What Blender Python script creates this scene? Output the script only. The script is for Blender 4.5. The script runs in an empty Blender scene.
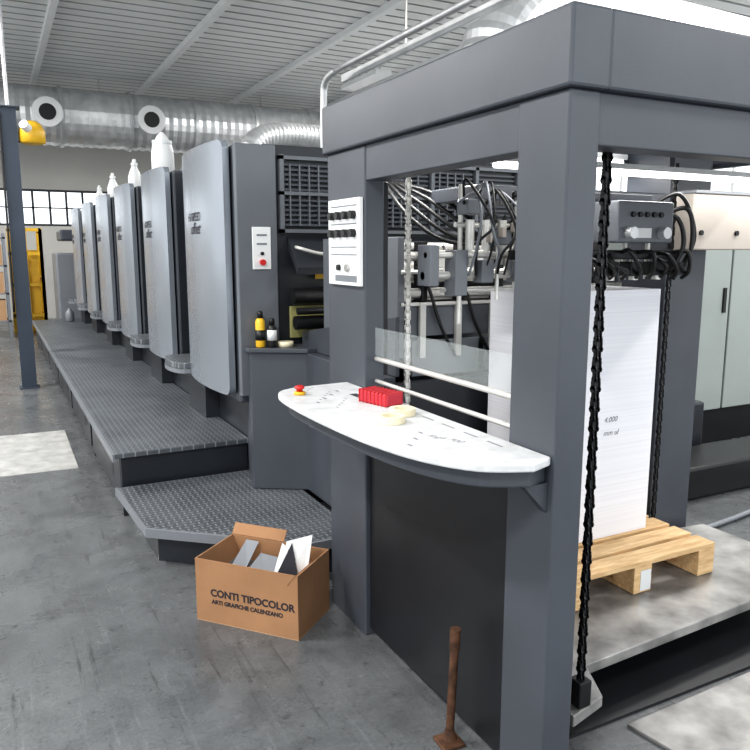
import bpy, bmesh, math, random
from mathutils import Vector, Matrix
random.seed(4)
scene = bpy.context.scene
col = scene.collection

# ------------------------------------------------------------ materials
def newmat(name):
    m = bpy.data.materials.new(name); m.use_nodes = True
    nt = m.node_tree
    return m, nt, nt.nodes['Principled BSDF']

def paint(name, c, rough=0.5, metal=0.0, var=0.12, scale=3.0, bump=0.0, bscale=120):
    m, nt, b = newmat(name)
    tc = nt.nodes.new('ShaderNodeTexCoord')
    n = nt.nodes.new('ShaderNodeTexNoise'); n.inputs['Scale'].default_value = scale; n.inputs['Detail'].default_value = 6
    nt.links.new(tc.outputs['Object'], n.inputs['Vector'])
    r = nt.nodes.new('ShaderNodeValToRGB')
    r.color_ramp.elements[0].position = 0.3; r.color_ramp.elements[1].position = 0.7
    r.color_ramp.elements[0].color = [x*(1-var) for x in c]+[1]
    r.color_ramp.elements[1].color = [min(1, x*(1+var)) for x in c]+[1]
    nt.links.new(n.outputs['Fac'], r.inputs['Fac']); nt.links.new(r.outputs['Color'], b.inputs['Base Color'])
    b.inputs['Roughness'].default_value = rough; b.inputs['Metallic'].default_value = metal
    if bump > 0:
        n2 = nt.nodes.new('ShaderNodeTexNoise'); n2.inputs['Scale'].default_value = bscale
        nt.links.new(tc.outputs['Object'], n2.inputs['Vector'])
        bp = nt.nodes.new('ShaderNodeBump'); bp.inputs['Strength'].default_value = bump; bp.inputs['Distance'].default_value = 0.01
        nt.links.new(n2.outputs['Fac'], bp.inputs['Height']); nt.links.new(bp.outputs['Normal'], b.inputs['Normal'])
    return m

def emis(name, c, s):
    m, nt, b = newmat(name)
    b.inputs['Base Color'].default_value = (*c, 1)
    b.inputs['Emission Color'].default_value = (*c, 1); b.inputs['Emission Strength'].default_value = s
    return m

def M(nt, op, a, b=None):
    n = nt.nodes.new('ShaderNodeMath'); n.operation = op
    for i, v in enumerate((a, b)):
        if v is None: continue
        if isinstance(v, (int, float)): n.inputs[i].default_value = v
        else: nt.links.new(v, n.inputs[i])
    return n.outputs[0]

def tread(name, base, hi, cell=0.035, rough=0.45, metal=0.3):
    m, nt, b = newmat(name)
    tc = nt.nodes.new('ShaderNodeTexCoord'); s = nt.nodes.new('ShaderNodeSeparateXYZ')
    nt.links.new(tc.outputs['Object'], s.inputs[0])
    u = M(nt, 'DIVIDE', s.outputs[0], cell); v = M(nt, 'DIVIDE', s.outputs[1], cell)
    fu = M(nt, 'SUBTRACT', M(nt, 'FRACT', u), 0.5); fv = M(nt, 'SUBTRACT', M(nt, 'FRACT', v), 0.5)
    par = M(nt, 'FLOORED_MODULO', M(nt, 'ADD', M(nt, 'FLOOR', u), M(nt, 'FLOOR', v)), 2.0)
    def ell(a, b_):
        x = M(nt, 'MULTIPLY', fu, a); y = M(nt, 'MULTIPLY', fv, b_)
        return M(nt, 'SQRT', M(nt, 'ADD', M(nt, 'MULTIPLY', x, x), M(nt, 'MULTIPLY', y, y)))
    e1 = ell(3.4, 1.0); e2 = ell(1.0, 3.4)
    mix = nt.nodes.new('ShaderNodeMix'); mix.data_type = 'FLOAT'
    nt.links.new(par, mix.inputs[0]); nt.links.new(e1, mix.inputs[2]); nt.links.new(e2, mix.inputs[3])
    mask = M(nt, 'LESS_THAN', mix.outputs[0], 0.46)
    n = nt.nodes.new('ShaderNodeTexNoise'); n.inputs['Scale'].default_value = 4; n.inputs['Detail'].default_value = 7
    nt.links.new(tc.outputs['Object'], n.inputs['Vector'])
    r = nt.nodes.new('ShaderNodeValToRGB')
    r.color_ramp.elements[0].position = 0.35; r.color_ramp.elements[1].position = 0.68
    r.color_ramp.elements[0].color = [x*0.72 for x in base]+[1]; r.color_ramp.elements[1].color = [x*1.15 for x in base]+[1]
    nt.links.new(n.outputs['Fac'], r.inputs['Fac'])
    cm = nt.nodes.new('ShaderNodeMix'); cm.data_type = 'RGBA'
    nt.links.new(mask, cm.inputs[0]); nt.links.new(r.outputs['Color'], cm.inputs[6]); cm.inputs[7].default_value = (*hi, 1)
    nt.links.new(cm.outputs[2], b.inputs['Base Color'])
    bp = nt.nodes.new('ShaderNodeBump'); bp.inputs['Strength'].default_value = 0.5; bp.inputs['Distance'].default_value = 0.004
    nt.links.new(mask, bp.inputs['Height']); nt.links.new(bp.outputs['Normal'], b.inputs['Normal'])
    b.inputs['Roughness'].default_value = rough; b.inputs['Metallic'].default_value = metal
    return m

def floor_mat():
    m, nt, b = newmat('worn_concrete')
    tc = nt.nodes.new('ShaderNodeTexCoord')
    def noise(scale, det, dist=0.0, rough=0.6, vec=None):
        n = nt.nodes.new('ShaderNodeTexNoise'); n.inputs['Scale'].default_value = scale; n.inputs['Detail'].default_value = det
        n.inputs['Distortion'].default_value = dist; n.inputs['Roughness'].default_value = rough
        nt.links.new(vec or tc.outputs['Object'], n.inputs['Vector']); return n.outputs['Fac']
    def ramp(f, p0, p1, c0, c1):
        r = nt.nodes.new('ShaderNodeValToRGB'); r.color_ramp.elements[0].position = p0; r.color_ramp.elements[1].position = p1
        r.color_ramp.elements[0].color = (*c0, 1); r.color_ramp.elements[1].color = (*c1, 1)
        nt.links.new(f, r.inputs['Fac']); return r.outputs['Color']
    def mul(a, b_, f=1.0):
        x = nt.nodes.new('ShaderNodeMix'); x.data_type = 'RGBA'; x.blend_type = 'MULTIPLY'; x.inputs[0].default_value = f
        nt.links.new(a, x.inputs[6]); nt.links.new(b_, x.inputs[7]); return x.outputs[2]
    base = ramp(noise(0.7, 5), 0.30, 0.70, (0.108, 0.114, 0.119), (0.165, 0.173, 0.179))
    soft = ramp(noise(2.6, 9, 0.4, 0.75), 0.36, 0.56, (0.66, 0.66, 0.67), (1, 1, 1))
    spots = ramp(noise(13, 9, 0.2, 0.85), 0.36, 0.44, (0.42, 0.42, 0.43), (1, 1, 1))
    fine = ramp(noise(70, 6, 0.2, 0.8), 0.36, 0.62, (0.78, 0.78, 0.79), (1.10, 1.10, 1.10))
    def streak(rot, p0, p1, lo, sc):
        mp = nt.nodes.new('ShaderNodeMapping'); mp.inputs['Scale'].default_value = sc; mp.inputs['Rotation'].default_value = (0, 0, rot)
        nt.links.new(tc.outputs['Object'], mp.inputs[0])
        return ramp(noise(2.5, 8, 0.6, 0.8, mp.outputs[0]), p0, p1, (1, 1, 1), lo)
    s1 = streak(0.25, 0.56, 0.66, (1.35, 1.35, 1.35), (11, 0.6, 1))
    s2 = streak(-0.7, 0.58, 0.65, (0.55, 0.55, 0.55), (9, 0.5, 1))
    c = mul(mul(mul(mul(mul(base, soft), fine), spots), s1), s2)
    nt.links.new(c, b.inputs['Base Color'])
    rr = nt.nodes.new('ShaderNodeMapRange'); nt.links.new(noise(3, 6, 0.5), rr.inputs[0])
    rr.inputs[1].default_value = 0.3; rr.inputs[2].default_value = 0.7; rr.inputs[3].default_value = 0.20; rr.inputs[4].default_value = 0.38
    nt.links.new(rr.outputs[0], b.inputs['Roughness'])
    bp = nt.nodes.new('ShaderNodeBump'); bp.inputs['Strength'].default_value = 0.12; bp.inputs['Distance'].default_value = 0.003
    nt.links.new(noise(22, 5), bp.inputs['Height']); nt.links.new(bp.outputs['Normal'], b.inputs['Normal'])
    return m

def wood_mat():
    m, nt, b = newmat('pine_wood')
    tc = nt.nodes.new('ShaderNodeTexCoord'); mp = nt.nodes.new('ShaderNodeMapping'); mp.inputs['Scale'].default_value = (2, 14, 14)
    n = nt.nodes.new('ShaderNodeTexNoise'); n.inputs['Scale'].default_value = 3; n.inputs['Detail'].default_value = 8; n.inputs['Distortion'].default_value = 1
    nt.links.new(tc.outputs['Object'], mp.inputs[0]); nt.links.new(mp.outputs[0], n.inputs['Vector'])
    r = nt.nodes.new('ShaderNodeValToRGB'); r.color_ramp.elements[0].position = 0.3; r.color_ramp.elements[1].position = 0.7
    r.color_ramp.elements[0].color = (0.55, 0.34, 0.16, 1); r.color_ramp.elements[1].color = (0.80, 0.58, 0.33, 1)
    nt.links.new(n.outputs['Fac'], r.inputs['Fac']); nt.links.new(r.outputs['Color'], b.inputs['Base Color'])
    b.inputs['Roughness'].default_value = 0.7
    return m

def paper_mat():
    m, nt, b = newmat('stacked_paper')
    tc = nt.nodes.new('ShaderNodeTexCoord'); mp = nt.nodes.new('ShaderNodeMapping'); mp.inputs['Scale'].default_value = (0.5, 0.5, 160)
    n = nt.nodes.new('ShaderNodeTexNoise'); n.inputs['Scale'].default_value = 1; n.inputs['Detail'].default_value = 4
    nt.links.new(tc.outputs['Object'], mp.inputs[0]); nt.links.new(mp.outputs[0], n.inputs['Vector'])
    r = nt.nodes.new('ShaderNodeValToRGB'); r.color_ramp.elements[0].position = 0.25; r.color_ramp.elements[1].position = 0.6
    r.color_ramp.elements[0].color = (0.78, 0.78, 0.83, 1); r.color_ramp.elements[1].color = (0.86, 0.86, 0.90, 1)
    nt.links.new(n.outputs['Fac'], r.inputs['Fac']); nt.links.new(r.outputs['Color'], b.inputs['Base Color'])
    b.inputs['Roughness'].default_value = 0.8
    return m

def glass_mat():
    m, nt, b = newmat('clear_plexiglass')
    b.inputs['Base Color'].default_value = (0.6, 0.65, 0.65, 1); b.inputs['Roughness'].default_value = 0.04
    b.inputs['Alpha'].default_value = 0.14
    return m

G = paint('gray_machine_paint', (0.060, 0.067, 0.081), 0.38, 0.0, 0.13, 2.5, 0.05, 300)
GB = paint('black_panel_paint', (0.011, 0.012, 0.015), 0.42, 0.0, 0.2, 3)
GD = paint('dark_machine_paint', (0.022, 0.025, 0.031), 0.36, 0.0, 0.2, 3)
GF = paint('end_face_gray_paint', (0.145, 0.157, 0.175), 0.36, 0.1, 0.12, 1.5)
GM = paint('mid_gray_paint', (0.20, 0.213, 0.235), 0.4, 0.1, 0.06, 2)
SIL = paint('silver_cover_paint', (0.30, 0.327, 0.365), 0.24, 0.5, 0.05, 1.5)
BLK = paint('black_plastic', (0.012, 0.012, 0.013), 0.4)
BLKM = paint('oiled_black_metal', (0.03, 0.03, 0.032), 0.35, 0.6)
STEEL = paint('steel', (0.55, 0.54, 0.52), 0.3, 0.9, 0.1, 8)
STEELL = paint('brushed_bright_steel', (0.66, 0.65, 0.62), 0.36, 0.4, 0.12, 8)
GALV = paint('galvanised_steel', (0.66, 0.67, 0.68), 0.38, 0.6, 0.15, 5)
WHT = paint('white_enamel', (0.75, 0.76, 0.76), 0.4, 0, 0.04)
RAIL = paint('dull_rod', (0.52, 0.51, 0.49), 0.4, 0.2, 0.1)
OFFW = paint('worn_white_board', (0.60, 0.61, 0.62), 0.45, 0, 0.15, 16)
BEIGE = paint('beige_panel', (0.46, 0.415, 0.37), 0.5, 0, 0.08)
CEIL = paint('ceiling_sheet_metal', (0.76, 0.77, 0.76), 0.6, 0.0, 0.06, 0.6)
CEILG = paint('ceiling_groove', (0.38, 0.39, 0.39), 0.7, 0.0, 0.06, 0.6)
WALL = paint('plaster_wall', (0.62, 0.61, 0.58), 0.85, 0, 0.06, 0.8)
PLATE = paint('scuffed_steel_plate', (0.28, 0.275, 0.27), 0.36, 0.35, 0.5, 7)
PATCH = paint('pale_repair_concrete', (0.38, 0.38, 0.37), 0.5, 0, 0.25, 9)
CARD = paint('cardboard', (0.34, 0.185, 0.095), 0.85, 0, 0.12, 5)
CARDI = paint('cardboard_inside', (0.42, 0.26, 0.15), 0.85, 0, 0.08, 5)
RED = paint('red_plastic', (0.55, 0.02, 0.02), 0.35)
PINK = paint('red_sponge', (0.45, 0.03, 0.05), 0.6)
YEL = paint('yellow_paint', (0.75, 0.45, 0.03), 0.4)
TAPE = paint('masking_tape', (0.70, 0.64, 0.46), 0.6)
RUST = paint('rusty_iron', (0.11, 0.055, 0.032), 0.7, 0.4, 0.6, 25)
INK = paint('dark_ink', (0.02, 0.02, 0.03), 0.7)
PENC = paint('pencil_gray', (0.25, 0.25, 0.28), 0.7)
BLUEP = paint('column_blue_gray', (0.04, 0.055, 0.08), 0.5, 0, 0.1)
AMB = paint('amber_plexiglass', (0.35, 0.33, 0.14), 0.15)
GREENG = paint('pale_gray_green_cabinet', (0.34, 0.375, 0.36), 0.4, 0.1, 0.04)
TREAD = tread('walkway_tread_plate', (0.105, 0.116, 0.128), (0.26, 0.28, 0.30))
FLOOR = floor_mat(); WOOD = wood_mat(); PAPER = paper_mat(); GLS = glass_mat()
TUBE = emis('fluorescent_tube', (1, 0.98, 0.95), 4)

# ------------------------------------------------------------ builders
def empty(name, loc=(0, 0, 0), rz=0):
    e = bpy.data.objects.new(name, None); e.empty_display_size = 0.2
    e.location = loc; e.rotation_euler = (0, 0, rz); col.objects.link(e); return e

def link(name, me, mat, parent=None, bevel=0, seg=2):
    o = bpy.data.objects.new(name, me); col.objects.link(o)
    if mat: me.materials.append(mat)
    if parent is not None: o.parent = parent
    if bevel > 0:
        md = o.modifiers.new('bevel', 'BEVEL'); md.width = bevel; md.segments = seg; md.limit_method = 'ANGLE'; md.angle_limit = math.radians(40)
        md.harden_normals = False
    return o

def bm2(name, bm, mat, parent, bevel=0, seg=2):
    bmesh.ops.recalc_face_normals(bm, faces=bm.faces[:])
    me = bpy.data.meshes.new(name); bm.to_mesh(me); bm.free()
    return link(name, me, mat, parent, bevel, seg)

def add_box(bm, x0, x1, y0, y1, z0, z1):
    v = [bm.verts.new((x, y, z)) for z in (z0, z1) for y in (y0, y1) for x in (x0, x1)]
    for f in ((0, 1, 3, 2), (4, 5, 7, 6), (0, 1, 5, 4), (2, 3, 7, 6), (0, 2, 6, 4), (1, 3, 7, 5)):
        bm.faces.new([v[i] for i in f])

def box(p, name, x0, x1, y0, y1, z0, z1, mat, bevel=0.004):
    bm = bmesh.new(); add_box(bm, x0, x1, y0, y1, z0, z1)
    return bm2(name, bm, mat, p, bevel)

def boxes(p, name, lst, mat, bevel=0):
    bm = bmesh.new()
    for b in lst: add_box(bm, *b)
    return bm2(name, bm, mat, p, bevel)

def prism(p, name, pts, a0, a1, mat, axis='Z', bevel=0.004, seg=2):
    bm = bmesh.new()
    def mk(u, v, a):
        return {'Z': (u, v, a), 'Y': (u, a, v), 'X': (a, u, v)}[axis]
    A = [bm.verts.new(mk(u, v, a0)) for u, v in pts]; B = [bm.verts.new(mk(u, v, a1)) for u, v in pts]
    n = len(pts)
    bm.faces.new(A); bm.faces.new(B[::-1])
    for i in range(n): bm.faces.new((A[i], A[(i+1) % n], B[(i+1) % n], B[i]))
    return bm2(name, bm, mat, p, bevel, seg)

def add_cyl(bm, p0, p1, r, r2=None, seg=20, cap=True):
    p0 = Vector(p0); p1 = Vector(p1); r2 = r if r2 is None else r2
    d = (p1-p0).normalized(); a = d.orthogonal().normalized(); b = d.cross(a)
    A = []; B = []
    for i in range(seg):
        t = 2*math.pi*i/seg; o = a*math.cos(t)+b*math.sin(t)
        A.append(bm.verts.new(p0+o*r)); B.append(bm.verts.new(p1+o*r2))
    for i in range(seg):
        f = bm.faces.new((A[i], A[(i+1) % seg], B[(i+1) % seg], B[i])); f.smooth = True
    if cap:
        for L in (A, B[::-1]):
            f = bm.faces.new(L)
            for e in f.edges: e.smooth = False

def cyl(p, name, p0, p1, r, mat, r2=None, seg=24):
    bm = bmesh.new(); add_cyl(bm, p0, p1, r, r2, seg); return bm2(name, bm, mat, p)

def cyls(p, name, lst, mat, seg=16):
    bm = bmesh.new()
    for c in lst: add_cyl(bm, *c, seg=seg)
    return bm2(name, bm, mat, p)

def lathe(p, name, prof, c, mat, seg=28):
    bm = bmesh.new(); rings = []
    for r, z in prof:
        rings.append([bm.verts.new((c[0]+r*math.cos(2*math.pi*i/seg), c[1]+r*math.sin(2*math.pi*i/seg), c[2]+z)) for i in range(seg)])
    for a, b in zip(rings, rings[1:]):
        for i in range(seg):
            f = bm.faces.new((a[i], a[(i+1) % seg], b[(i+1) % seg], b[i])); f.smooth = True
    bm.faces.new(rings[0]); bm.faces.new(rings[-1][::-1])
    return bm2(name, bm, mat, p)

def hose(p, name, pts, r, mat, ribs=0):
    """smooth tube through points"""
    P = [Vector(q) for q in pts]; out = []
    Q = [P[0]*2-P[1]]+P+[P[-1]*2-P[-2]]
    K = 10
    for i in range(1, len(Q)-2):
        for k in range(K):
            t = k/K
            out.append(0.5*((2*Q[i])+(-Q[i-1]+Q[i+1])*t+(2*Q[i-1]-5*Q[i]+4*Q[i+1]-Q[i+2])*t*t+(-Q[i-1]+3*Q[i]-3*Q[i+1]+Q[i+2])*t**3))
    out.append(P[-1])
    if ribs:   # resample for corrugations
        L = [0]
        for a, b in zip(out, out[1:]): L.append(L[-1]+(b-a).length)
        n = max(4, int(L[-1]/ribs)*2); res = []; j = 0
        for k in range(n+1):
            s = L[-1]*k/n
            while j < len(L)-2 and L[j+1] < s: j += 1
            w = (s-L[j])/max(1e-6, L[j+1]-L[j]); res.append(out[j].lerp(out[j+1], w))
        out = res
    bm = bmesh.new(); seg = 28 if ribs else 10; prev = None; ref = None
    for i, q in enumerate(out):
        d = (out[min(i+1, len(out)-1)]-out[max(i-1, 0)]).normalized()
        if ref is None: ref = d.orthogonal().normalized()
        ref = (ref-d*ref.dot(d)).normalized(); b = d.cross(ref)
        rr = r*(1.0 if (not ribs or i % 2 == 0) else 0.96)
        ring = [bm.verts.new(q+(ref*math.cos(2*math.pi*k/seg)+b*math.sin(2*math.pi*k/seg))*rr) for k in range(seg)]
        if prev:
            for k in range(seg):
                f = bm.faces.new((prev[k], prev[(k+1) % seg], ring[(k+1) % seg], ring[k])); f.smooth = not ribs
        else: bm.faces.new(ring)
        prev = ring
    bm.faces.new(prev[::-1])
    return bm2(name, bm, mat, p)

def chain(p, name, x, y, z0, z1, mat, size=0.03, w=0.010):
    """roller chain: paired side plates with rollers"""
    bm = bmesh.new(); z = z0; i = 0
    while z < z1:
        o = 0.010 if i % 2 else 0.006
        for s in (-o, o):
            add_cyl(bm, (x+s-0.0015, y, z+0.004), (x+s+0.0015, y, z+0.004), w, seg=8)
            add_box(bm, x+s-0.0015, x+s+0.0015, y-w*0.7, y+w*0.7, z, z+size*0.9)
        add_cyl(bm, (x-0.013, y, z), (x+0.013, y, z), 0.006, seg=8)
        add_box(bm, x-0.009, x+0.009, y-0.004, y+0.004, z, z+size)
        z += size; i += 1
    return bm2(name, bm, mat, p)

def text(p, name, s, size, loc, rot, mat, ext=0.0006, align='LEFT', off=0.0, shear=0.0):
    cu = bpy.data.curves.new(name, 'FONT'); cu.body = s; cu.size = size; cu.extrude = ext; cu.align_x = align
    cu.offset = off; cu.shear = shear
    t = bpy.data.objects.new('tmp', cu); col.objects.link(t)
    bpy.context.view_layer.update()
    me = bpy.data.meshes.new_from_object(t.evaluated_get(bpy.context.evaluated_depsgraph_get()))
    bpy.data.objects.remove(t)
    me.materials.clear(); me.name = name
    o = link(name, me, mat, p); o.location = loc; o.rotation_euler = rot; return o

# ------------------------------------------------------------ room shell
YB, YF, XL, XR, H = -3.0, 19.0, -7.0, 12.0, 5.0
box(None, 'floor', XL, XR, YB, YF, -0.1, 0.0, FLOOR, 0)
bm = bmesh.new(); y = YB; prev = None
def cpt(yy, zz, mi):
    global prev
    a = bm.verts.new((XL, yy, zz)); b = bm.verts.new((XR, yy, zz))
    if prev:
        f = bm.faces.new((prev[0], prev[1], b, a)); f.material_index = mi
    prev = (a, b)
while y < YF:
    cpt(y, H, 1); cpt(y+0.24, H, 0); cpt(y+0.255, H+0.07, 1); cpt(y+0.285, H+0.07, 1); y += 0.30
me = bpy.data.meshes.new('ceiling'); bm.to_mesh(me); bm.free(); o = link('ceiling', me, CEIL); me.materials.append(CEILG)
boxes(None, 'wall_far', [(XL, XR, YF, YF+0.2, 0, 2.15), (XL, XR, YF, YF+0.2, 2.98, H+0.1)] +
      [(x, x+0.25, YF, YF+0.2, 2.15, 2.98) for x in (-7, -2.2, 2.6, 7.2, 11.75)], WALL)
for wi, (a, b) in enumerate(((-1.95, 2.6), (2.85, 7.2), (7.45, 11.75)), 1):
    fr = [(a, b, YF+0.02, YF+0.08, 2.15, 2.20), (a, b, YF+0.02, YF+0.08, 2.93, 2.98), (a, b, YF+0.03, YF+0.07, 2.55, 2.58)]
    x = a
    while x < b: fr.append((x, x+0.05, YF+0.03, YF+0.07, 2.2, 2.93)); x += 0.36
    boxes(None, 'window_%d' % wi, fr, GD)
boxes(None, 'wall_right', [(XR, XR+0.2, YB, YF, 0, 2.6), (XR, XR+0.2, YB, YF, 4.7, H+0.1)] +
      [(XR, XR+0.2, y, y+0.5, 2.6, 4.7) for y in (-3, 2.5, 8, 13.5, 18.5)], WALL)
fr = []
y = YB+0.5
while y < YF-0.5: fr.append((XR+0.05, XR+0.1, y, y+0.05, 2.6, 4.7)); y += 0.9
boxes(None, 'window_4', fr, WHT)
boxes(None, 'wall_left', [(XL-0.2, XL, YB, YF, 0, 1.0), (XL-0.2, XL, YB, YF, 4.6, H+0.1)] +
      [(XL-0.2, XL, y, y+0.5, 1.0, 4.6) for y in (-3, 2.5, 8, 13.5, 18.5)], WALL)
for i, x in enumerate((0.98, 3.08, 5.17, 7.3), 1):
    box(None, 'ceiling_rail' if i == 1 else 'ceiling_rail.%03d' % (i-1), x, x+0.10, YB, YF-0.02, H-0.10, H-0.001, WHT, 0.003)

prism(None, 'floor_patch', [(-0.75, 5.75), (0.46, 5.7), (0.47, 7.0), (-0.75, 7.05)], 0.0, 0.003, PATCH, 'Z', 0)

# ------------------------------------------------------------ ducts
e = empty('ventilation_duct')
hose(e, 'main_duct', [(-3, 16.4, 4.2), (0, 16.4, 4.2), (4, 16.4, 4.2), (7.5, 16.4, 4.2)], 0.56, GALV, ribs=0.17)
bm = bmesh.new()
for x in [-2.5+1.3*i for i in range(8)]:
    add_cyl(bm, (x, 16.4, 4.2), (x+0.06, 16.4, 4.2), 0.585, seg=32)
bm2('duct_flanges', bm, GALV, e)
for k, (x, z) in enumerate(((1.15, 4.15), (3.05, 4.15))):
    cyl(e, 'outlet_%d' % k, (x, 16.1, z), (x, 15.6, z), 0.22, WHT)
    bm = bmesh.new(); add_cyl(bm, (x, 15.61, z), (x, 15.56, z), 0.27, seg=28); bm2('outlet_ring_%d' % k, bm, WHT, e)
    cyl(e, 'outlet_mouth_%d' % k, (x, 15.57, z), (x, 15.55, z), 0.15, BLK)
for k, x in enumerate((-1.2, 2.2, 5.6)):
    cyl(e, 'hanger_%d' % k, (x, 16.4, 4.7), (x, 16.4, H), 0.012, STEEL)
e = empty('flexible_duct')
hose(e, 'duct_hose', [(3.6, 5.0, 2.2), (3.62, 5.0, 2.8), (3.75, 5.0, 3.30), (4.3, 5.1, 3.58), (5.4, 5.3, 3.62), (8.0, 5.6, 3.7)], 0.30, GALV, ribs=0.08)
for k, yy in enumerate((9.3, 11.0, 12.6)):
    e = empty('flexible_duct.%03d' % (k+1))
    hose(e, 'duct_hose', [(3.0, yy, 2.21), (3.0, yy, 2.65), (3.1, yy+0.03, 2.95), (3.45, yy+0.1, 3.08), (4.2, yy+0.2, 3.1), (7.5, yy+0.4, 3.1)], 0.15, GALV, ribs=0.06)
e = empty('overhead_cable_conduit')
hose(e, 'conduit', [(2.9, 2.2, 3.2), (2.9, 4.0, 3.2), (2.9, 6.4, 3.2)], 0.028, GALV)
hose(e, 'elbow', [(2.9, 6.4, 3.2), (2.9, 6.62, 3.15), (2.9, 6.68, 2.95), (2.9, 6.68, 2.21)], 0.032, GALV)
box(e, 'tray', 3.05, 3.08, 2.2, 6.6, 3.15, 3.22, GALV)
boxes(e, 'drop_rods', [(3.06, 3.072, y, y+0.012, 3.22, H) for y in (3.0, 5.4)], STEEL)

# ------------------------------------------------------------ walkway platforms
e = empty('walkway_platform')
box(e, 'tread_deck', 0.56, 1.395, 4.47, 14.0, 0.37, 0.40, TREAD, 0.004)
box(e, 'edge_trim', 0.55, 0.565, 4.46, 14.0, 0.355, 0.402, GM, 0)
box(e, 'front_riser', 0.60, 1.39, 4.50, 4.53, 0.0, 0.37, GD)
ys = [4.53, 6.1, 7.7, 9.3, 10.9, 12.5, 14.0]
for i in range(6):
    box(e, 'side_skirt_%d' % i, 0.60, 0.63, ys[i]+0.02, ys[i+1]-0.10, 0.05, 0.37, GD)
    box(e, 'leg_%d' % i, 0.61, 0.66, ys[i+1]-0.10, ys[i+1]-0.02, 0, 0.37, BLKM)
    cyl(e, 'light_hole_%d' % i, (0.598, ys[i]+0.35, 0.2), (0.60, ys[i]+0.35, 0.2), 0.05, BLK)
box(e, 'under_frame', 0.7, 1.35, 4.6, 13.9, 0.0, 0.36, BLK)
e = empty('step_platform')
SP = [(0.56, 4.45), (0.60, 3.70), (1.26, 3.14), (1.54, 3.14), (1.54, 4.12), (1.39, 4.30), (1.38, 4.45)]
prism(e, 'tread_deck', SP, 0.175, 0.20, TREAD, 'Z', 0.004)
prism(e, 'edge_trim', [(0.552, 4.452), (0.592, 3.695), (1.255, 3.132), (1.54, 3.132), (1.54, 3.15), (1.262, 3.15), (0.602, 3.71), (0.566, 4.452)], 0.155, 0.2015, GM, 'Z', 0)
prism(e, 'plinth', [(0.64, 4.44), (0.66, 3.74), (1.28, 3.2), (1.53, 3.2), (1.53, 4.1), (1.36, 4.37)], 0.0, 0.175, GD, 'Z', 0)

# ------------------------------------------------------------ printing units
pi_ = math.pi
def cover(p, y0, y1, z0, z1):
    """bulged silver cover with rounded corners (grid shell closed at the back)"""
    R = 0.055; yc = (y0+y1)/2; hw = (y1-y0)/2; NS = 20
    zs = []
    for k in range(9):
        a = (pi_/2)*k/8; zs.append((z0+R*(1-math.cos(a)), hw-R*(1-math.sin(a))))
    zs += [(z0+R+(z1-z0-2*R)*k/6, hw) for k in range(1, 6)]
    for k in range(9):
        a = (pi_/2)*(1-k/8); zs.append((z1-R*(1-math.cos(a)), hw-R*(1-math.sin(a))))
    bm = bmesh.new(); F = []; B = []
    for z, h in zs:
        rf = []; rb = []
        for j in range(NS+1):
            s = -1+2*j/NS
            yy = yc+h*s; q = abs((yy-yc)/hw)
            x = 1.205-0.045*(1-q**2.3)
            rf.append(bm.verts.new((x, yy, z))); rb.append(bm.verts.new((1.243, yy, z)))
        F.append(rf); B.append(rb)
    n = len(zs)
    for i in range(n-1):
        for j in range(NS):
            f = bm.faces.new((F[i][j], F[i][j+1], F[i+1][j+1], F[i+1][j])); f.smooth = True
            bm.faces.new((B[i][j], B[i+1][j], B[i+1][j+1], B[i][j+1]))
        bm.faces.new((F[i][0], F[i+1][0], B[i+1][0], B[i][0])); bm.faces.new((F[i][NS], B[i][NS], B[i+1][NS], F[i+1][NS]))
    for j in range(NS):
        bm.faces.new((F[0][j], B[0][j], B[0][j+1], F[0][j+1])); bm.faces.new((F[n-1][j], F[n-1][j+1], B[n-1][j+1], B[n-1][j]))
    for e_ in bm.edges:
        if len(e_.link_faces) == 2 and e_.link_faces[0].smooth != e_.link_faces[1].smooth: e_.smooth = False
    return bm2('bulged_side_cover', bm, SIL, p)

def unit(i):
    y0 = 4.15+1.555*i; y1 = y0+1.05
    e = empty('printing_unit' if i == 0 else 'printing_unit.%03d' % i)
    cover(e, y0+0.07, y1, 0.74, 2.22)
    box(e, 'unit_body', 1.258, 3.3, y0+0.03, y1-0.02, 0.70, 2.19, G, 0.012)
    box(e, 'lower_body', 1.40, 3.3, y0+0.03, y1-0.02, 0.0, 0.70, GD, 0.004)
    boxes(e, 'cover_hinges', [(1.243, 1.258, y0+0.15, y1-0.1, z, z+0.04) for z in (0.9, 1.5, 2.05)], BLK)
    if i > 0:
        box(e, 'front_side_panel', 1.262, 3.2, y0+0.004, y0+0.035, 0.71, 2.17, GD, 0.004)
    box(e, 'inter_unit_body', 1.46, 3.25, y1-0.02, y0+1.575, 0.0, 1.45, GD, 0.01)
    boxes(e, 'inter_unit_rollers', [(1.6, 3.2, y1+0.04, y1+0.44, 1.45, 1.56), (1.5, 1.56, y1, y1+0.5, 1.45, 1.85)], BLKM)
    ya, yb = y1-0.015, y1+0.49
    pts = [(1.46, ya)]
    for k in range(13):
        a = math.pi*k/12
        pts.append((1.22-0.13*math.sin(a)**0.6 if 0 < k < 12 else 1.22, (ya+yb)/2-(yb-ya)/2*math.cos(a)))
    pts.append((1.46, yb))
    prism(e, 'foot_step', pts, 0.765, 0.81, TREAD, 'Z', 0.006)
    prism(e, 'foot_step_trim', [(a-0.004 if a < 1.4 else a, b) for a, b in pts], 0.735, 0.765, GM, 'Z', 0)
    box(e, 'foot_step_support', 1.30, 1.46, y1-0.015, y1+0.49, 0.402, 0.735, GD, 0)
    text(e, 'cover_lettering', 'HI-SPEED', 0.075, (1.157, y0+0.74, 1.78), (math.pi/2, 0, -math.pi/2), INK)
    text(e, 'cover_lettering_script', 'offset', 0.10, (1.157, y0+0.68, 1.70), (math.pi/2, 0, -math.pi/2), INK, shear=0.4)
    box(e, 'top_hatch', 1.45, 3.2, y0+0.1, y1-0.1, 2.19, 2.21, GD)
    return e
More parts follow.
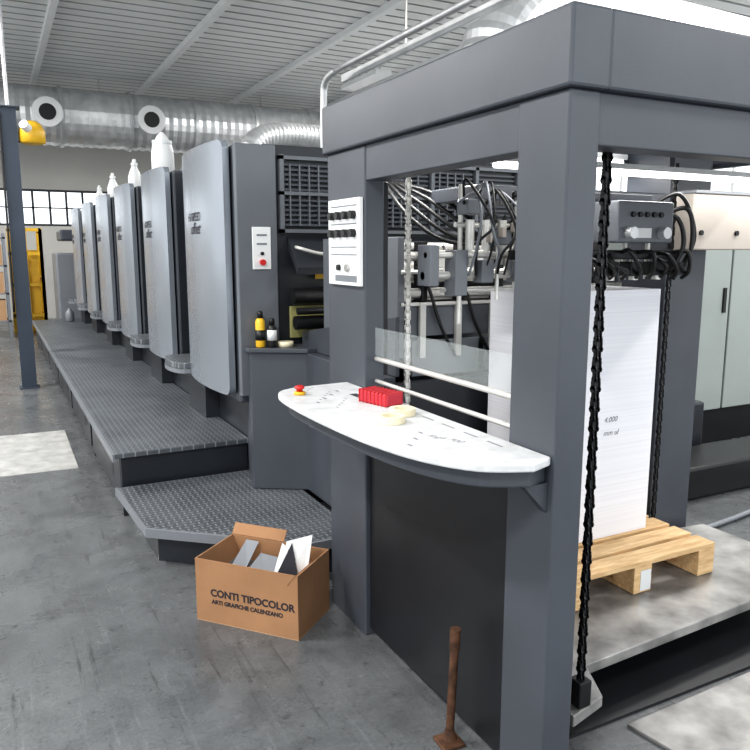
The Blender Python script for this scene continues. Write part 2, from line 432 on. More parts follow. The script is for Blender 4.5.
for i in range(6): unit(i)
for j, (x, y, s) in enumerate(((1.36, 6.56, 0.95), (1.36, 7.95, 0.82), (1.36, 9.45, 0.82), (1.40, 11.0, 0.75))):
    e = empty('ink_cartridge_bottle' if j == 0 else 'ink_cartridge_bottle.%03d' % j)
    lathe(e, 'bottle_body', [(0.09*s, 0), (0.10*s, 0.01), (0.098*s, 0.22*s), (0.085*s, 0.30*s), (0.045*s, 0.37*s), (0.012, 0.41*s)] if j == 0 else
          [(0.07*s, 0), (0.08*s, 0.01), (0.08*s, 0.17*s), (0.055*s, 0.24*s), (0.03*s, 0.30*s), (0.02*s, 0.38*s)], (x, y, 2.191), WHT)
    cyl(e, 'neck_ring', (x, y, 2.195+0.30*s), (x, y, 2.195+0.33*s), (0.088 if j == 0 else 0.042)*s, GALV)

e = empty('control_desk_machine')
box(e, 'body', 1.42, 3.4, 13.6, 15.2, 0.0, 1.75, G, 0.03)
box(e, 'screen_panel', 1.0, 1.40, 14.02, 14.9, 0.0, 1.55, GM, 0.03)
box(e, 'upper_hood', 1.1, 1.9, 14.05, 14.9, 1.76, 1.95, G, 0.03)
e = empty('yellow_guard_cage')
fr = []
for x in (0.3, 0.58, 0.86): fr.append((x, x+0.06, 16.0, 16.06, 0, 2.0))
for z in (0.3, 0.9, 1.5, 1.96): fr.append((0.3, 0.9, 16.0, 16.06, z, z+0.06))
for y in (16.0, 16.9): fr.append((0.86, 0.92, y, y+0.06, 0, 2.0))
for z in (0.3, 1.0, 1.96): fr.append((0.86, 0.92, 16.0, 16.9, z, z+0.06))
boxes(e, 'bars', fr, YEL)
box(e, 'lift_mast', 0.62, 0.84, 16.2, 16.6, 0.0, 1.6, YEL)
e = empty('storage_rack')
boxes(e, 'frame', [(-0.6, -0.55, 15, 15.05, 0, 1.9), (0.2, 0.25, 15, 15.05, 0, 1.9), (-0.6, -0.55, 15.6, 15.65, 0, 1.9), (0.2, 0.25, 15.6, 15.65, 0, 1.9)] + [(-0.6, 0.25, 15, 15.65, z, z+0.03) for z in (0.3, 0.8, 1.3, 1.8)], GM)
boxes(e, 'boxes', [(-0.5, -0.15, 15.05, 15.5, 0.33, 0.6), (-0.12, 0.18, 15.02, 15.5, 0.33, 0.7), (-0.5, -0.2, 15.05, 15.5, 0.83, 1.15), (-0.15, 0.18, 15.02, 15.5, 0.83, 1.2), (-0.2, 0.18, 15.02, 15.5, 1.33, 1.7)], CARDI)
e = empty('plastic_canister')
lathe(e, 'drum', [(0.06, 0), (0.07, 0.02), (0.07, 0.15), (0.05, 0.18), (0.03, 0.20), (0.03, 0.22)], (1.12, 13.5, 0.40), GM)

# ------------------------------------------------------------ support column with lamp
e = empty('support_column')
box(e, 'shaft', 0.22, 0.36, 9.4, 9.52, 0.012, 3.15, BLUEP)
box(e, 'base_plate', 0.18, 0.40, 9.35, 9.57, 0.0, 0.012, BLUEP)
box(e, 'front_flange', 0.21, 0.37, 9.385, 9.40, 0.012, 3.15, BLUEP, 0)
box(e, 'head_plate', 0.17, 0.41, 9.36, 9.56, 3.15, 3.17, BLUEP)
cyl(e, 'tie_rod', (0.29, 9.46, 3.17), (0.29, 9.46, H), 0.02, GALV)
hose(e, 'cable', [(0.20, 9.38, 3.1), (0.195, 9.37, 2.0), (0.19, 9.37, 0.9)], 0.012, BLK)
e = empty('warning_lamp')
lathe(e, 'amber_dome', [(0.10, -0.02), (0.14, 0.0), (0.14, 0.12), (0.10, 0.20), (0.05, 0.23), (0.01, 0.24)], (0.52, 9.46, 2.80), YEL)
cyl(e, 'reflector', (0.48, 9.36, 2.93), (0.43, 9.28, 2.97), 0.05, WHT)
box(e, 'bracket', 0.36, 0.45, 9.44, 9.48, 2.79, 2.81, BLUEP)

# ------------------------------------------------------------ infeed side of first unit
e = empty('infeed_housing')
box(e, 'end_face_left', 1.250, 1.49, 4.125, 4.175, 0.75, 2.19, GF, 0.006)
box(e, 'guard_recess', 1.49, 3.3, 4.15, 4.175, 0.9, 2.19, GD, 0.0)
fr = []
for x0 in (1.54, 1.88, 2.22, 2.56, 2.90):
    for z0 in (1.74, 1.94):
        for k in range(6):
            fr.append((x0, x0+0.29, 4.125, 4.15, z0+k*0.028, z0+k*0.028+0.012))
boxes(e, 'louvre_slats', fr, G)
fr = []
for x0 in (1.51, 1.85, 2.19, 2.53, 2.87, 3.21):
    fr.append((x0, x0+0.025, 4.115, 4.15, 1.70, 2.14))
for z in (1.70, 1.915, 2.115): fr.append((1.51, 3.235, 4.115, 4.15, z, z+0.02))
boxes(e, 'louvre_frame', fr, GF)
boxes(e, 'louvre_crossbars', [(x0+0.06*k, x0+0.06*k+0.008, 4.12, 4.15, 1.74, 2.09) for x0 in (1.57, 1.91, 2.25, 2.59) for k in range(4)], GF)
prism(e, 'inclined_guard', [(4.145, 1.68), (4.0, 1.5), (4.0, 1.46), (4.145, 1.60)], 1.56, 3.2, GD, 'X', 0.003)
cyls(e, 'infeed_rollers', [((1.55, 4.05, 1.33), (3.2, 4.05, 1.33), 0.045), ((1.55, 4.02, 1.18), (3.2, 4.02, 1.18), 0.04), ((1.55, 3.98, 1.25), (3.2, 3.98, 1.25), 0.02)], BLKM)
box(e, 'amber_window', 1.56, 1.95, 4.12, 4.145, 1.08, 1.27, AMB)
hose(e, 'handle', [(1.60, 4.145, 1.62), (1.60, 4.05, 1.61), (1.72, 4.03, 1.58), (1.86, 4.05, 1.58), (1.9, 4.14, 1.58)], 0.010, STEELL)
boxes(e, 'yellow_warning_tags', [(1.72, 1.80, 4.112, 4.115, 1.43, 1.46)], YEL)
e = empty('emergency_stop_panel')
box(e, 'plate', 1.335, 1.445, 4.112, 4.124, 1.49, 1.73, WHT, 0.003)
cyl(e, 'stop_button', (1.39, 4.112, 1.53), (1.39, 4.09, 1.53), 0.017, RED)
boxes(e, 'labels', [(1.36, 1.42, 4.109, 4.112, 1.68, 1.69), (1.36, 1.42, 4.109, 4.112, 1.63, 1.64)], GM)
cyl(e, 'button', (1.39, 4.112, 1.58), (1.39, 4.10, 1.58), 0.010, BLK)

e = empty('side_cabinet')
prism(e, 'angled_cabinet', [(1.29, 4.11), (1.29, 4.06), (1.57, 3.88), (1.62, 3.88), (1.62, 4.11)], 0.201, 1.02, G, 'Z', 0.006)
prism(e, 'lower_corner', [(1.382, 4.46), (1.29, 4.115), (1.30, 4.06), (1.395, 4.06), (1.395, 4.46)], 0.201, 1.02, G, 'Z', 0.003)
prism(e, 'cabinet_top_tray', [(1.27, 4.11), (1.27, 4.04), (1.56, 3.86), (1.62, 3.86), (1.62, 4.11)], 1.02, 1.045, G, 'Z', 0.003)
box(e, 'feeder_side_wall', 1.56, 1.62, 2.93, 3.88, 0.205, 1.02, G, 0.004)
prism(e, 'feeder_slope_wall', [(2.93, 1.02), (4.09, 1.02), (4.09, 1.12), (2.93, 1.30)], 1.62, 1.64, G, 'X', 0.003)
for k, (x, y, c1, hgt) in enumerate(((1.35, 4.06, YEL, 0.15), (1.41, 4.03, BLK, 0.11))):
    e = empty('spray_can' if k == 0 else 'spray_can.001')
    lathe(e, 'can', [(0.026, 0), (0.028, 0.005), (0.028, hgt), (0.018, hgt+0.015), (0.012, hgt+0.02)], (x, y, 1.046), c1)
    lathe(e, 'band', [(0.0285, 0.04), (0.0285, 0.10)], (x, y, 1.046), BLK if k == 0 else WHT)
    lathe(e, 'cap', [(0.017, 0), (0.017, 0.03), (0.012, 0.04)], (x, y, 1.046+hgt+0.018), BLK)
e = empty('tape_roll')
lathe(e, 'roll', [(0.03, 0), (0.045, 0), (0.045, 0.03), (0.03, 0.03)], (1.49, 4.02, 1.046), TAPE)

# ------------------------------------------------------------ feeder frame (gantry)
e = empty('feeder_gantry')
box(e, 'rear_operator_pillar', 1.28, 1.365, 2.565, 2.915, 0.0, 1.99, G, 0.006)
box(e, 'front_operator_pillar', 1.28, 1.38, 1.446, 1.645, 0.0, 1.99, G, 0.006)
box(e, 'operator_lintel', 1.285, 1.375, 1.64, 2.57, 1.86, 1.99, G, 0.004)
box(e, 'front_lintel', 1.375, 3.4, 1.455, 1.54, 1.86, 1.99, G, 0.004)
box(e, 'operator_fascia', 1.262, 1.39, 1.427, 2.93, 1.99, 2.18, G, 0.008)
box(e, 'front_fascia', 1.385, 3.4, 1.427, 1.55, 1.99, 2.18, G, 0.008)
box(e, 'rear_fascia', 1.385, 3.4, 2.85, 2.93, 1.99, 2.16, G, 0.004)
box(e, 'roof_panel', 1.38, 3.4, 1.54, 2.2, 2.14, 2.17, G, 0.004)
box(e, 'rear_drive_pillar', 2.92, 3.20, 2.565, 2.85, 0.0, 2.14, G, 0.006)
box(e, 'front_drive_pillar', 3.3, 3.42, 1.446, 1.645, 0.0, 2.0, G, 0.006)
box(e, 'drive_fascia', 3.4, 3.45, 1.43, 2.93, 2.02, 2.18, G, 0.004)
box(e, 'lower_panel', 1.30, 1.34, 1.645, 2.565, 0.03, 1.03, GB, 0.004)
box(e, 'inner_jamb', 1.345, 1.365, 1.66, 1.72, 1.03, 1.86, GM, 0.003)
box(e, 'slot_strip', 1.366, 1.40, 2.60, 2.70, 1.1, 1.86, BLKM, 0.002)
cyls(e, 'guard_rails', [((1.33, 1.645, 1.175), (1.33, 2.565, 1.175), 0.010), ((1.33, 1.645, 1.085), (1.33, 2.565, 1.085), 0.008)], RAIL)
box(e, 'plexiglass_guard', 1.318, 1.322, 1.66, 2.55, 1.19, 1.30, GLS, 0)
box(e, 'rear_base_beam', 1.37, 2.92, 2.88, 2.92, 0.0, 1.0, GD)
box(e, 'foot_plate', 1.28, 1.50, 1.45, 1.66, 0.0, 0.02, BLKM)
box(e, 'shadow_gap_sheet', 1.42, 3.4, 1.66, 2.5, 0.0, 0.012, GB, 0)  # black sheet painting the shadowed gap below the lift plate
cyl(e, 'ceiling_lamp_tube', (1.70, 2.32, 1.915), (3.6, 2.32, 1.915), 0.012, TUBE)
boxes(e, 'lamp_housing', [(1.68, 3.62, 2.30, 2.34, 1.928, 1.95)], WHT)
boxes(e, 'lamp_brackets', [(x, x+0.03, 2.30, 2.34, 1.95, 2.14) for x in (1.8, 2.6, 3.3)], G)
box(e, 'lamp_cross_bar', 1.38, 3.4, 2.25, 2.36, 2.10, 2.14, G)
cyl(e, 'added_rear_tube', (1.50, 2.82, 2.03), (2.85, 2.82, 2.03), 0.012, TUBE)  # second tube, added to brighten the feeder interior
box(e, 'added_tube_housing', 1.48, 2.87, 2.80, 2.84, 2.045, 2.07, WHT)
for nm, loc, sx, en in (('front_lamp_light', (2.6, 2.32, 1.90), 1.8, 5), ('added_rear_light', (2.15, 2.82, 2.01), 1.3, 14)):  # rear light is an added fill for the feeder interior
    l = bpy.data.lights.new(nm, 'AREA'); l.shape = 'RECTANGLE'; l.size = sx; l.size_y = 0.03; l.energy = en; l.color = (1, 0.98, 0.95)
    lo = bpy.data.objects.new(nm, l); lo.location = loc; col.objects.link(lo); lo.parent = e

e = empty('pillar_control_panel')
box(e, 'plate', 1.262, 1.279, 2.575, 2.87, 1.46, 1.80, WHT, 0.003)
ks = []
for r, z in enumerate((1.735, 1.665)):
    for k in range(4): ks.append(((1.262, 2.62+0.065*k, z), (1.240, 2.62+0.065*k, z), 0.016))
cyls(e, 'knobs', ks, BLK)
boxes(e, 'label_lines', [(1.260, 1.262, 2.60, 2.84, z, z+0.004) for z in (1.58, 1.61, 1.70, 1.77)], GM)
cyl(e, 'key_switch', (1.262, 2.68, 1.53), (1.25, 2.68, 1.53), 0.015, STEEL)
cyl(e, 'small_button', (1.262, 2.76, 1.53), (1.25, 2.76, 1.53), 0.012, BLK)
boxes(e, 'data_label', [(1.260, 1.262, 2.60, 2.80, 1.475, 1.50)], GM)

# console board
e = empty('console_desk')
cp = [(1.20, 1.43), (1.07, 1.50), (0.985, 1.65), (0.94, 1.85), (0.92, 2.10), (0.915, 2.35), (0.925, 2.56), (0.955, 2.66), (1.03, 2.71)]
sm = []
Q = [cp[0]]+cp+[cp[-1]]
for i in range(1, len(Q)-2):
    for k in range(5):
        t = k/5; f = lambda a: 0.5*(2*Q[i][a]+(Q[i+1][a]-Q[i-1][a])*t+(2*Q[i-1][a]-5*Q[i][a]+4*Q[i+1][a]-Q[i+2][a])*t*t+(-Q[i-1][a]+3*Q[i][a]-3*Q[i+1][a]+Q[i+2][a])*t**3)
        sm.append((f(0), f(1)))
pts = [(1.279, 1.46)]+sm+[(1.03, 2.71), (1.279, 2.73)]
prism(e, 'worktop', pts, 1.035, 1.06, OFFW, 'Z', 0.006, 3)
prism(e, 'under_tray', [(1.279, 1.48)]+[(1.279+(a-1.279)*0.9, 2.08+(b-2.08)*0.96) for a, b in sm]+[(1.279, 2.66)], 0.985, 1.035, G, 'Z', 0.006)
prism(e, 'end_bracket', [(1.279, 0.90), (1.279, 0.985), (1.20, 0.985)], 1.47, 1.50, G, 'Y', 0)
lst = []
for k in range(16):
    x = 1.0+0.05*(k % 4); y = 1.72+0.055*k
    if abs(y-2.22) > 0.12 and abs(y-1.97) > 0.1: lst.append((x, x+0.010, y, y+0.025, 1.0602, 1.0605))
for k in range(14):
    x = 1.03+0.022*(k % 5); y = 2.28+0.03*k
    lst.append((x, x+0.006, y, y+0.012, 1.0602, 1.0605))
boxes(e, 'engraved_legends', lst, PENC)
boxes(e, 'legend_strip', [(1.22, 1.228, 1.6+0.12*k, 1.67+0.12*k, 1.0602, 1.0605) for k in range(8)], PENC)
boxes(e, 'display_slot', [(1.17, 1.20, 2.36, 2.48, 1.0602, 1.0606)], GD)
text(e, 'scribbled_note', 'fogli 700', 0.035, (1.10, 1.80, 1.0602), (0, 0, -1.2), PENC, 0.0002, shear=0.3)
e = empty('emergency_stop_button')
lathe(e, 'collar', [(0.022, 0), (0.022, 0.010), (0.016, 0.012)], (1.0, 2.56, 1.0605), YEL)
lathe(e, 'mushroom_head', [(0.012, 0), (0.012, 0.008), (0.019, 0.012), (0.019, 0.018), (0.010, 0.023)], (1.0, 2.56, 1.0725), RED)
e = empty('red_sponge_pack', (1.20, 2.28, 1.061), 0.25)
bm = bmesh.new()
add_box(bm, -0.04, 0.04, -0.075, 0.075, 0, 0.045); bm2('block', bm, PINK, e, 0.006)
boxes(e, 'mesh_ribs', [(-0.042, 0.042, -0.07+0.02*k, -0.067+0.02*k, -0.0, 0.047) for k in range(8)], RED)
for k, (x, y) in enumerate(((1.175, 2.08), (1.09, 2.00))):
    e = empty('masking_tape_roll' if k == 0 else 'masking_tape_roll.001')
    bm = bmesh.new(); N = 28; R = [(0.028, 0), (0.045, 0), (0.045, 0.022), (0.028, 0.022)]
    rr = [[bm.verts.new((x+r*math.cos(2*math.pi*i/N), y+r*math.sin(2*math.pi*i/N), 1.061+z)) for i in range(N)] for r, z in R]
    for a in range(4):
        for i in range(N):
            bm.faces.new((rr[a][i], rr[a][(i+1) % N], rr[(a+1) % 4][(i+1) % N], rr[(a+1) % 4][i]))
    bm2('ring', bm, TAPE, e)

# chains
e = empty('lifting_chain')
chain(e, 'links', 1.56, 1.60, 0.26, 1.98, BLKM, 0.03, 0.012)
box(e, 'anchor_block', 1.535, 1.585, 1.575, 1.625, 0.172, 0.26, BLKM)
e = empty('lifting_chain.001')
chain(e, 'links', 2.87, 2.50, 0.26, 1.98, BLKM, 0.03, 0.009)
box(e, 'anchor_block', 2.845, 2.895, 2.475, 2.525, 0.172, 0.26, BLKM)
e = empty('lifting_chain.002')
chain(e, 'links', 1.56, 2.72, 0.26, 1.98, STEELL, 0.03, 0.010)
box(e, 'anchor_block', 1.535, 1.585, 2.695, 2.745, 0.172, 0.26, BLKM)

# lift plate, pallet, paper
e = empty('pile_lift_plate')
prism(e, 'plate', [(1.50, 1.56), (1.66, 1.60), (1.74, 1.76), (3.25, 1.84), (3.25, 2.50), (2.90, 2.54), (2.90, 2.84), (1.50, 2.84)], 0.13, 0.17, PLATE, 'Z', 0.004)
box(e, 'left_rail', 1.50, 1.60, 1.66, 2.8, 0.012, 0.13, BLKM)
box(e, 'centre_beam', 1.9, 2.6, 1.95, 2.8, 0.012, 0.13, BLK)
e = empty('floor_steel_plate')
prism(e, 'plate', [(1.80, 1.62), (3.25, 1.655), (3.25, 0.7), (1.95, 0.75)], 0.0, 0.012, PLATE, 'Z', 0.003)
e = empty('wooden_pallet')
PX0, PX1, PY0, PY1 = 1.90, 2.78, 2.07, 2.80
n = 6; w = 0.10
sp = (PY1-PY0-w)/(n-1)
for k in range(n):
    y = PY0+sp*k; box(e, 'top_board_%d' % k, PX0, PX1, y, y+w, 0.290, 0.312, WOOD, 0.002)
for k, x in enumerate((PX0, (PX0+PX1)/2-0.05, PX1-0.10)):
    box(e, 'stringer_%d' % k, x, x+0.10, PY0, PY1, 0.27, 0.290, WOOD, 0.002)
    for j, y in enumerate((PY0, (PY0+PY1)/2-0.05, PY1-0.12)):
        box(e, 'block_%d_%d' % (k, j), x, x+0.10, y, y+0.12, 0.192, 0.27, WOOD, 0.002)
    box(e, 'skid_%d' % k, x, x+0.10, PY0, PY1, 0.172, 0.192, WOOD, 0.002)
box(e, 'paper_label', 2.325, 2.385, PY0-0.002, PY0, 0.18, 0.27, WHT, 0)
e = empty('paper_stack')
box(e, 'sheets', 2.05, 2.64, 2.34, 2.80, 0.313, 1.43, PAPER, 0)
for k, s in enumerate(('4.000', 'mm ul')):
    text(e, 'handwriting_%d' % k, s, 0.035, (2.34, 2.339, 0.85-0.06*k), (math.pi/2, 0, 0), PENC, 0.0003, shear=0.3)

e = empty('side_rail_housing')
box(e, 'beam', 2.92, 4.6, 2.43, 2.54, 1.60, 1.86, BEIGE, 0.006)
box(e, 'top_edge', 2.92, 4.6, 2.42, 2.55, 1.86, 1.875, GM, 0.003)
cyls(e, 'bolts', [((2.98+0.25*k, 2.43, 1.68), (2.98+0.25*k, 2.42, 1.68), 0.012) for k in range(6)], BLKM)

# suction head and feeder mechanism
e = empty('suction_feeder_head')
box(e, 'carriage', 1.75, 2.82, 2.50, 2.85, 1.80, 1.86, G, 0.006)
box(e, 'control_box', 2.28, 2.60, 2.26, 2.42, 1.63, 1.80, GF, 0.008)
box(e, 'box_top_housing', 2.30, 2.62, 2.40, 2.5, 1.66, 1.84, GD, 0.004)
cyls(e, 'control_knobs', [((2.34, 2.26, 1.67), (2.34, 2.225, 1.67), 0.024), ((2.53, 2.26, 1.67), (2.53, 2.225, 1.67), 0.024)], GALV)
cyls(e, 'switches', [((2.36+0.04*k, 2.26, 1.745), (2.36+0.04*k, 2.25, 1.745), 0.011) for k in range(5)], BLK)
box(e, 'box_label', 2.39, 2.47, 2.257, 2.26, 1.65, 1.69, WHT, 0)
sk = []
for k in range(6):
    x = 1.95+0.14*k
    sk += [((x, 2.44, 1.47), (x, 2.44, 1.80), 0.011), ((x, 2.38, 1.47), (x, 2.38, 1.56), 0.020), ((x-0.03, 2.42, 1.58), (x+0.06, 2.42, 1.58), 0.016)]
cyls(e, 'sucker_rods', sk, STEELL)
box(e, 'sucker_bar', 1.85, 2.76, 2.36, 2.42, 1.56, 1.60, BLKM)
boxes(e, 'sucker_blocks', [(1.88+0.14*k, 1.95+0.14*k, 2.33, 2.40, 1.49, 1.55) for k in range(7)], BLKM, 0.003)
for k in range(12):
    x = 1.9+0.075*k
    hose(e, 'air_hose_%d' % k, [(x, 2.38, 1.59), (x+random.uniform(-.05, .05), 2.30, 1.57+random.uniform(-.04, .03)), (x+0.05, 2.31, 1.51), (x+0.09, 2.38, 1.475)], 0.009, BLK)
hose(e, 'supply_hose_0', [(2.62, 2.40, 1.76), (2.70, 2.33, 1.74), (2.74, 2.32, 1.62), (2.70, 2.35, 1.50)], 0.010, BLK)
hose(e, 'supply_hose_1', [(2.62, 2.42, 1.72), (2.76, 2.33, 1.78), (2.79, 2.32, 1.60), (2.73, 2.36, 1.47)], 0.010, BLK)
hose(e, 'supply_hose_2', [(2.60, 2.42, 1.78), (2.72, 2.34, 1.84), (2.82, 2.33, 1.66), (2.76, 2.36, 1.50)], 0.009, BLK)
vb = []
for k in range(4): vb += [((1.72+0.08*k, 2.5, 1.60), (1.72+0.08*k, 2.5, 1.72), 0.018), ((1.72+0.08*k, 2.5, 1.54), (1.72+0.08*k, 2.5, 1.60), 0.010)]
vb += [((1.66, 2.52, 1.70), (2.05, 2.52, 1.70), 0.010), ((1.50, 2.48, 1.58), (2.05, 2.48, 1.58), 0.012), ((1.50, 2.50, 1.50), (2.05, 2.50, 1.50), 0.016), ((1.70, 2.54, 1.30), (1.70, 2.54, 1.86), 0.010), ((1.95, 2.50, 1.44), (1.95, 2.50, 1.80), 0.009), ((1.83, 2.46, 1.40), (1.83, 2.46, 1.62), 0.008), ((1.60, 2.52, 1.44), (1.98, 2.52, 1.44), 0.009)]
cyls(e, 'valve_bodies', vb, STEELL)
boxes(e, 'valve_blocks', [(1.68, 1.76, 2.46, 2.54, 1.74, 1.80), (1.80, 1.90, 2.46, 2.54, 1.62, 1.68), (1.92, 2.02, 2.44, 2.52, 1.47, 1.56), (1.74, 1.80, 2.44, 2.50, 1.47, 1.56), (1.62, 1.68, 2.45, 2.53, 1.42, 1.60), (1.50, 1.54, 2.44, 2.54, 1.46, 1.62)], GF, 0.004)
boxes(e, 'valve_fittings', [(1.77+0.06*k, 1.79+0.06*k, 2.43, 2.46, 1.63+0.02*(k % 3), 1.67+0.02*(k % 3)) for k in range(5)], BEIGE, 0.002)
for k in range(5):
    hose(e, 'loop_hose_%d' % k, [(1.58+0.02*k, 2.98, 1.90), (1.62+0.04*k, 2.85, 1.76+0.02*k), (1.70+0.04*k, 2.70, 1.65+0.02*k), (1.80+0.03*k, 2.56, 1.63), (1.80+0.05*k, 2.50, 1.74)], 0.009, BLK)
for k in range(12):
    rx = random.uniform
    x = 1.64+0.035*k
    hose(e, 'thin_hose_%d' % k, [(x, 2.48, 1.78), (x+rx(-.04, .06), 2.42, 1.84+rx(-.03, .03)), (x+rx(0, .08), 2.38, 1.70+rx(-.04, .04)), (x+rx(0, .1), 2.42, 1.60+rx(-.03, .03)), (x+0.05, 2.46, 1.50)], rx(0.004, 0.007), BLK if k % 3 else GM)

e = empty('feed_table')
prism(e, 'belt_board', [(3.05, 1.40), (3.82, 1.20), (3.82, 1.16), (3.05, 1.36)], 1.70, 3.1, STEELL, 'X', 0.003)
cyls(e, 'cross_bars', [((1.68, 3.02, 1.57), (3.1, 3.02, 1.57), 0.022), ((1.68, 3.10, 1.48), (3.1, 3.10, 1.48), 0.034), ((1.68, 3.25, 1.62), (3.1, 3.25, 1.62), 0.018), ((1.68, 3.0, 1.40), (3.1, 3.0, 1.40), 0.024), ((1.68, 3.5, 1.52), (3.1, 3.5, 1.52), 0.022), ((1.66, 2.955, 1.50), (3.1, 2.955, 1.50), 0.010)], STEELL)
boxes(e, 'side_cheeks', [(1.645, 1.68, 2.96, 3.82, 1.1, 1.66), (3.1, 3.14, 2.95, 3.82, 1.1, 1.58)], GF, 0.004)
boxes(e, 'brackets', [(1.78+0.22*k, 1.81+0.22*k, 2.97, 3.05, 1.36, 1.64) for k in range(6)], BLKM, 0.003)
boxes(e, 'clamp_blocks', [(1.83+0.22*k, 1.90+0.22*k, 2.94, 3.03, 1.52, 1.60) for k in range(6)], STEELL, 0.003)
boxes(e, 'front_stops', [(1.75+0.2*k, 1.78+0.2*k, 2.93, 2.95, 1.1, 1.36) for k in range(6)], STEELL)
box(e, 'front_apron', 1.70, 3.1, 2.955, 2.975, 1.20, 1.34, GF, 0.003)
boxes(e, 'lower_panels', [(1.72, 2.10, 2.955, 2.975, 1.01, 1.18), (2.14, 2.6, 2.955, 2.975, 1.01, 1.18)], GM, 0.003)
boxes(e, 'mounting_rail', [(1.66, 3.1, 2.94, 2.955, 1.345, 1.36)], STEELL)
box(e, 'under_body', 1.70, 3.1, 3.0, 3.82, 0.0, 1.05, GD)
box(e, 'suction_pipe', 1.72, 1.76, 3.3, 3.34, 1.1, 1.95, GALV)
for k in range(4):
    hose(e, 'hanging_cable_%d' % k, [(1.75+0.2*k, 3.06, 1.62), (1.80+0.2*k, 2.96, 1.45), (1.86+0.2*k, 2.93, 1.25), (1.95+0.2*k, 2.935, 1.10)], 0.008, BLK)

# rusty bar
e = empty('rusty_iron_bar')
prism(e, 'base_flange', [(1.175, 1.79), (1.255, 1.785), (1.26, 1.865), (1.18, 1.87)], 0, 0.012, RUST, 'Z', 0.003)
cyl(e, 'bar', (1.22, 1.83, 0.01), (1.235, 1.83, 0.36), 0.014, RUST)
cyl(e, 'sleeve', (1.2335, 1.83, 0.33), (1.2365, 1.83, 0.40), 0.0175, RUST)
cyl(e, 'weld_foot', (1.22, 1.83, 0.012), (1.221, 1.83, 0.05), 0.024, RUST, r2=0.015)

# ------------------------------------------------------------ cardboard box
ang = math.atan2(-0.755, 0.655)
e = empty('cardboard_box', (0.685, 3.03, 0.0), ang)
W, D, Hh, t = 0.50, 0.30, 0.285, 0.006
boxes(e, 'walls', [(0, W, 0, t, 0.004, Hh), (0, W, D-t, D, 0.004, Hh), (0, t, t, D-t, 0.004, Hh), (W-t, W, t, D-t, 0.004, Hh)], CARD)
box(e, 'bottom', 0, W, 0, D, 0, 0.004, CARDI, 0)
def flap(name, a, b, out, up, ln):
    bm = bmesh.new(); a = Vector(a); b = Vector(b); d = (Vector(out)*ln+Vector((0, 0, 1))*up)
    n = (b-a).cross(d).normalized()*0.004
    q = [a, b, b+d, a+d]; A = [bm.verts.new(x) for x in q]; B = [bm.verts.new(x+n) for x in q]
    bm.faces.new(A); bm.faces.new(B[::-1])
    for i in range(4): bm.faces.new((A[i], A[(i+1) % 4], B[(i+1) % 4], B[i]))
    bm2(name, bm, CARD, e)
flap('flap_back', (0, D, Hh), (W*0.55, D, Hh), (0, 0.1, 0), 0.045, 0.3)
flap('flap_inner', (t, 0.01, Hh), (t, D-0.01, Hh), (1, 0, 0), -0.13, 0.05)
flap('flap_side', (W-t, 0.0, Hh), (W-t, D*0.5, Hh), (-1, 0, 0), -0.05, 0.04)
text(e, 'print_line_1', 'CONTI TIPOCOLOR', 0.045, (0.075, -0.001, 0.125), (math.pi/2, 0, 0), INK, off=0.0012)
text(e, 'print_line_2', 'ARTI GRAFICHE CALENZANO', 0.026, (0.08, -0.001, 0.09), (math.pi/2, 0, 0), INK, off=0.0008)
def sheet(par, name, q, mat):
    bm = bmesh.new(); A = [bm.verts.new(x) for x in q]; n = (Vector(q[1])-Vector(q[0])).cross(Vector(q[2])-Vector(q[0])).normalized()*0.003
    B = [bm.verts.new(Vector(x)+n) for x in q]; m = len(q)
    bm.faces.new(A); bm.faces.new(B[::-1])
    for i in range(m): bm.faces.new((A[i], A[(i+1) % m], B[(i+1) % m], B[i]))
    bm2(name, bm, mat, par)
sheet(e, 'contents_white_leaf', [(0.36, 0.06, 0.16), (0.47, 0.12, 0.16), (0.475, 0.19, 0.39), (0.37, 0.15, 0.36)], WHT)
sheet(e, 'contents_dark_cover', [(0.35, 0.045, 0.20), (0.455, 0.095, 0.20), (0.40, 0.145, 0.36)], INK)
sheet(e, 'contents_second_leaf', [(0.32, 0.08, 0.16), (0.38, 0.05, 0.16), (0.385, 0.14, 0.33), (0.34, 0.17, 0.34)], OFFW)
sheet(e, 'contents_gray_folder', [(0.16, 0.06, 0.15), (0.33, 0.05, 0.16), (0.34, 0.22, 0.24), (0.18, 0.25, 0.235)], GM)
sheet(e, 'contents_page_lying', [(0.03, 0.03, 0.17), (0.20, 0.03, 0.17), (0.20, 0.25, 0.19), (0.03, 0.25, 0.19)], GF)
sheet(e, 'contents_leaflet', [(0.08, 0.14, 0.185), (0.15, 0.17, 0.19), (0.16, 0.27, 0.28), (0.10, 0.26, 0.285)], GM)

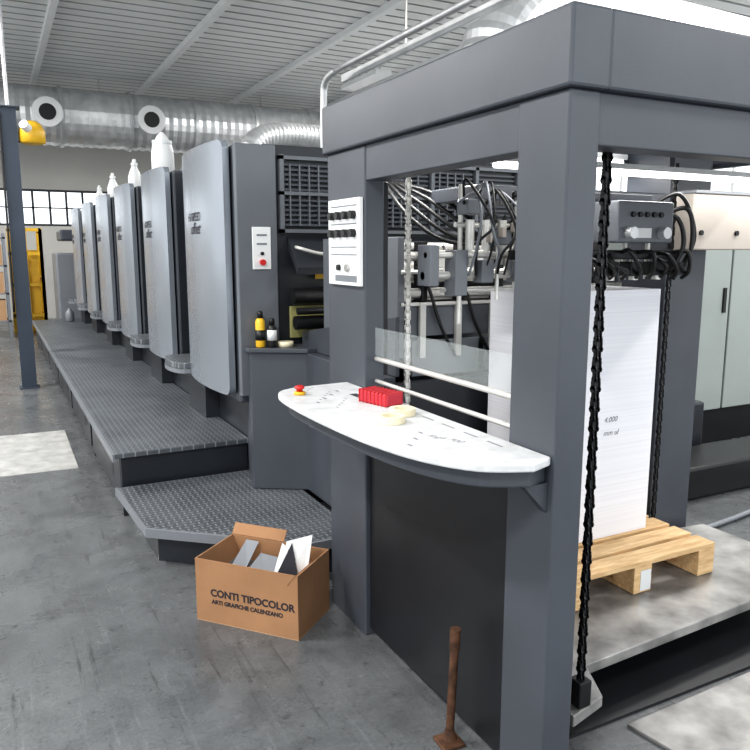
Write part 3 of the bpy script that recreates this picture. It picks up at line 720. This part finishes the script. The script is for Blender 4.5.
# ------------------------------------------------------------ right background
e = empty('electrical_cabinet')
box(e, 'plinth', 4.72, 7.2, 4.05, 4.8, 0.0, 0.3, BLK)
for k in range(4): box(e, 'door_%d' % k, 4.7+0.62*k, 5.30+0.62*k, 4.0, 4.8, 0.3, 2.0, GREENG, 0.008)
boxes(e, 'handles', [(5.22+0.62*k, 5.25+0.62*k, 3.985, 4.0, 1.1, 1.3) for k in range(4)], BLK)
e = empty('drive_side_machine')
box(e, 'body', 3.4, 4.6, 3.6, 4.8, 0.0, 0.5, GD, 0.02)
box(e, 'duct_channel', 3.7, 7.0, 3.1, 3.5, 0.0, 0.22, BLKM, 0.02)
e = empty('floor_cable')
hose(e, 'cable', [(3.5, 2.3, 0.015), (3.8, 2.5, 0.015), (4.4, 2.6, 0.015), (5.0, 2.9, 0.015), (6, 3.0, 0.015)], 0.013, BLK)
hose(e, 'hose', [(3.5, 2.7, 0.02), (3.9, 2.75, 0.02), (4.5, 2.85, 0.02), (5.5, 3.0, 0.02)], 0.015, GM)

# ------------------------------------------------------------ lights
w = bpy.data.worlds.new('World'); scene.world = w; w.use_nodes = True
w.node_tree.nodes['Background'].inputs[0].default_value = (0.93, 0.97, 1.0, 1)
w.node_tree.nodes['Background'].inputs[1].default_value = 1.75
k = 0
for x in (-2.2, 6.5):  # lamps added to brighten the hall and the silver covers
    for y in (-0.5, 4.0, 8.5, 13.0):
        e = empty('added_fill_fixture' if k == 0 else 'added_fill_fixture.%03d' % k); k += 1
        box(e, 'housing', x-0.16, x+0.16, y-0.75, y+0.75, H-0.30, H-0.22, WHT)
        boxes(e, 'hangers', [(x-0.01, x+0.01, y+s, y+s+0.02, H-0.22, H) for s in (-0.6, 0.6)], STEEL)
        l = bpy.data.lights.new('added_fill_light', 'AREA'); l.shape = 'RECTANGLE'; l.size = 0.28; l.size_y = 1.4; l.energy = 260; l.color = (1, 0.98, 0.95)
        lo = bpy.data.objects.new('added_fill_light', l); lo.location = (x, y, H-0.31); col.objects.link(lo); lo.parent = e

# ------------------------------------------------------------ camera
c = bpy.data.cameras.new('camera'); c.sensor_width = 36; c.lens = 35.28; c.clip_start = 0.05
co = bpy.data.objects.new('camera', c); co.location = (0, 0, 1.6)
co.rotation_euler = (math.radians(90-9.65), 0, math.radians(-27.3)); col.objects.link(co)
scene.camera = co
scene.view_settings.view_transform = 'Standard'
scene.view_settings.exposure = 0.0
try: scene.view_settings.look = 'Medium High Contrast'
except Exception as ex: print('look', ex)
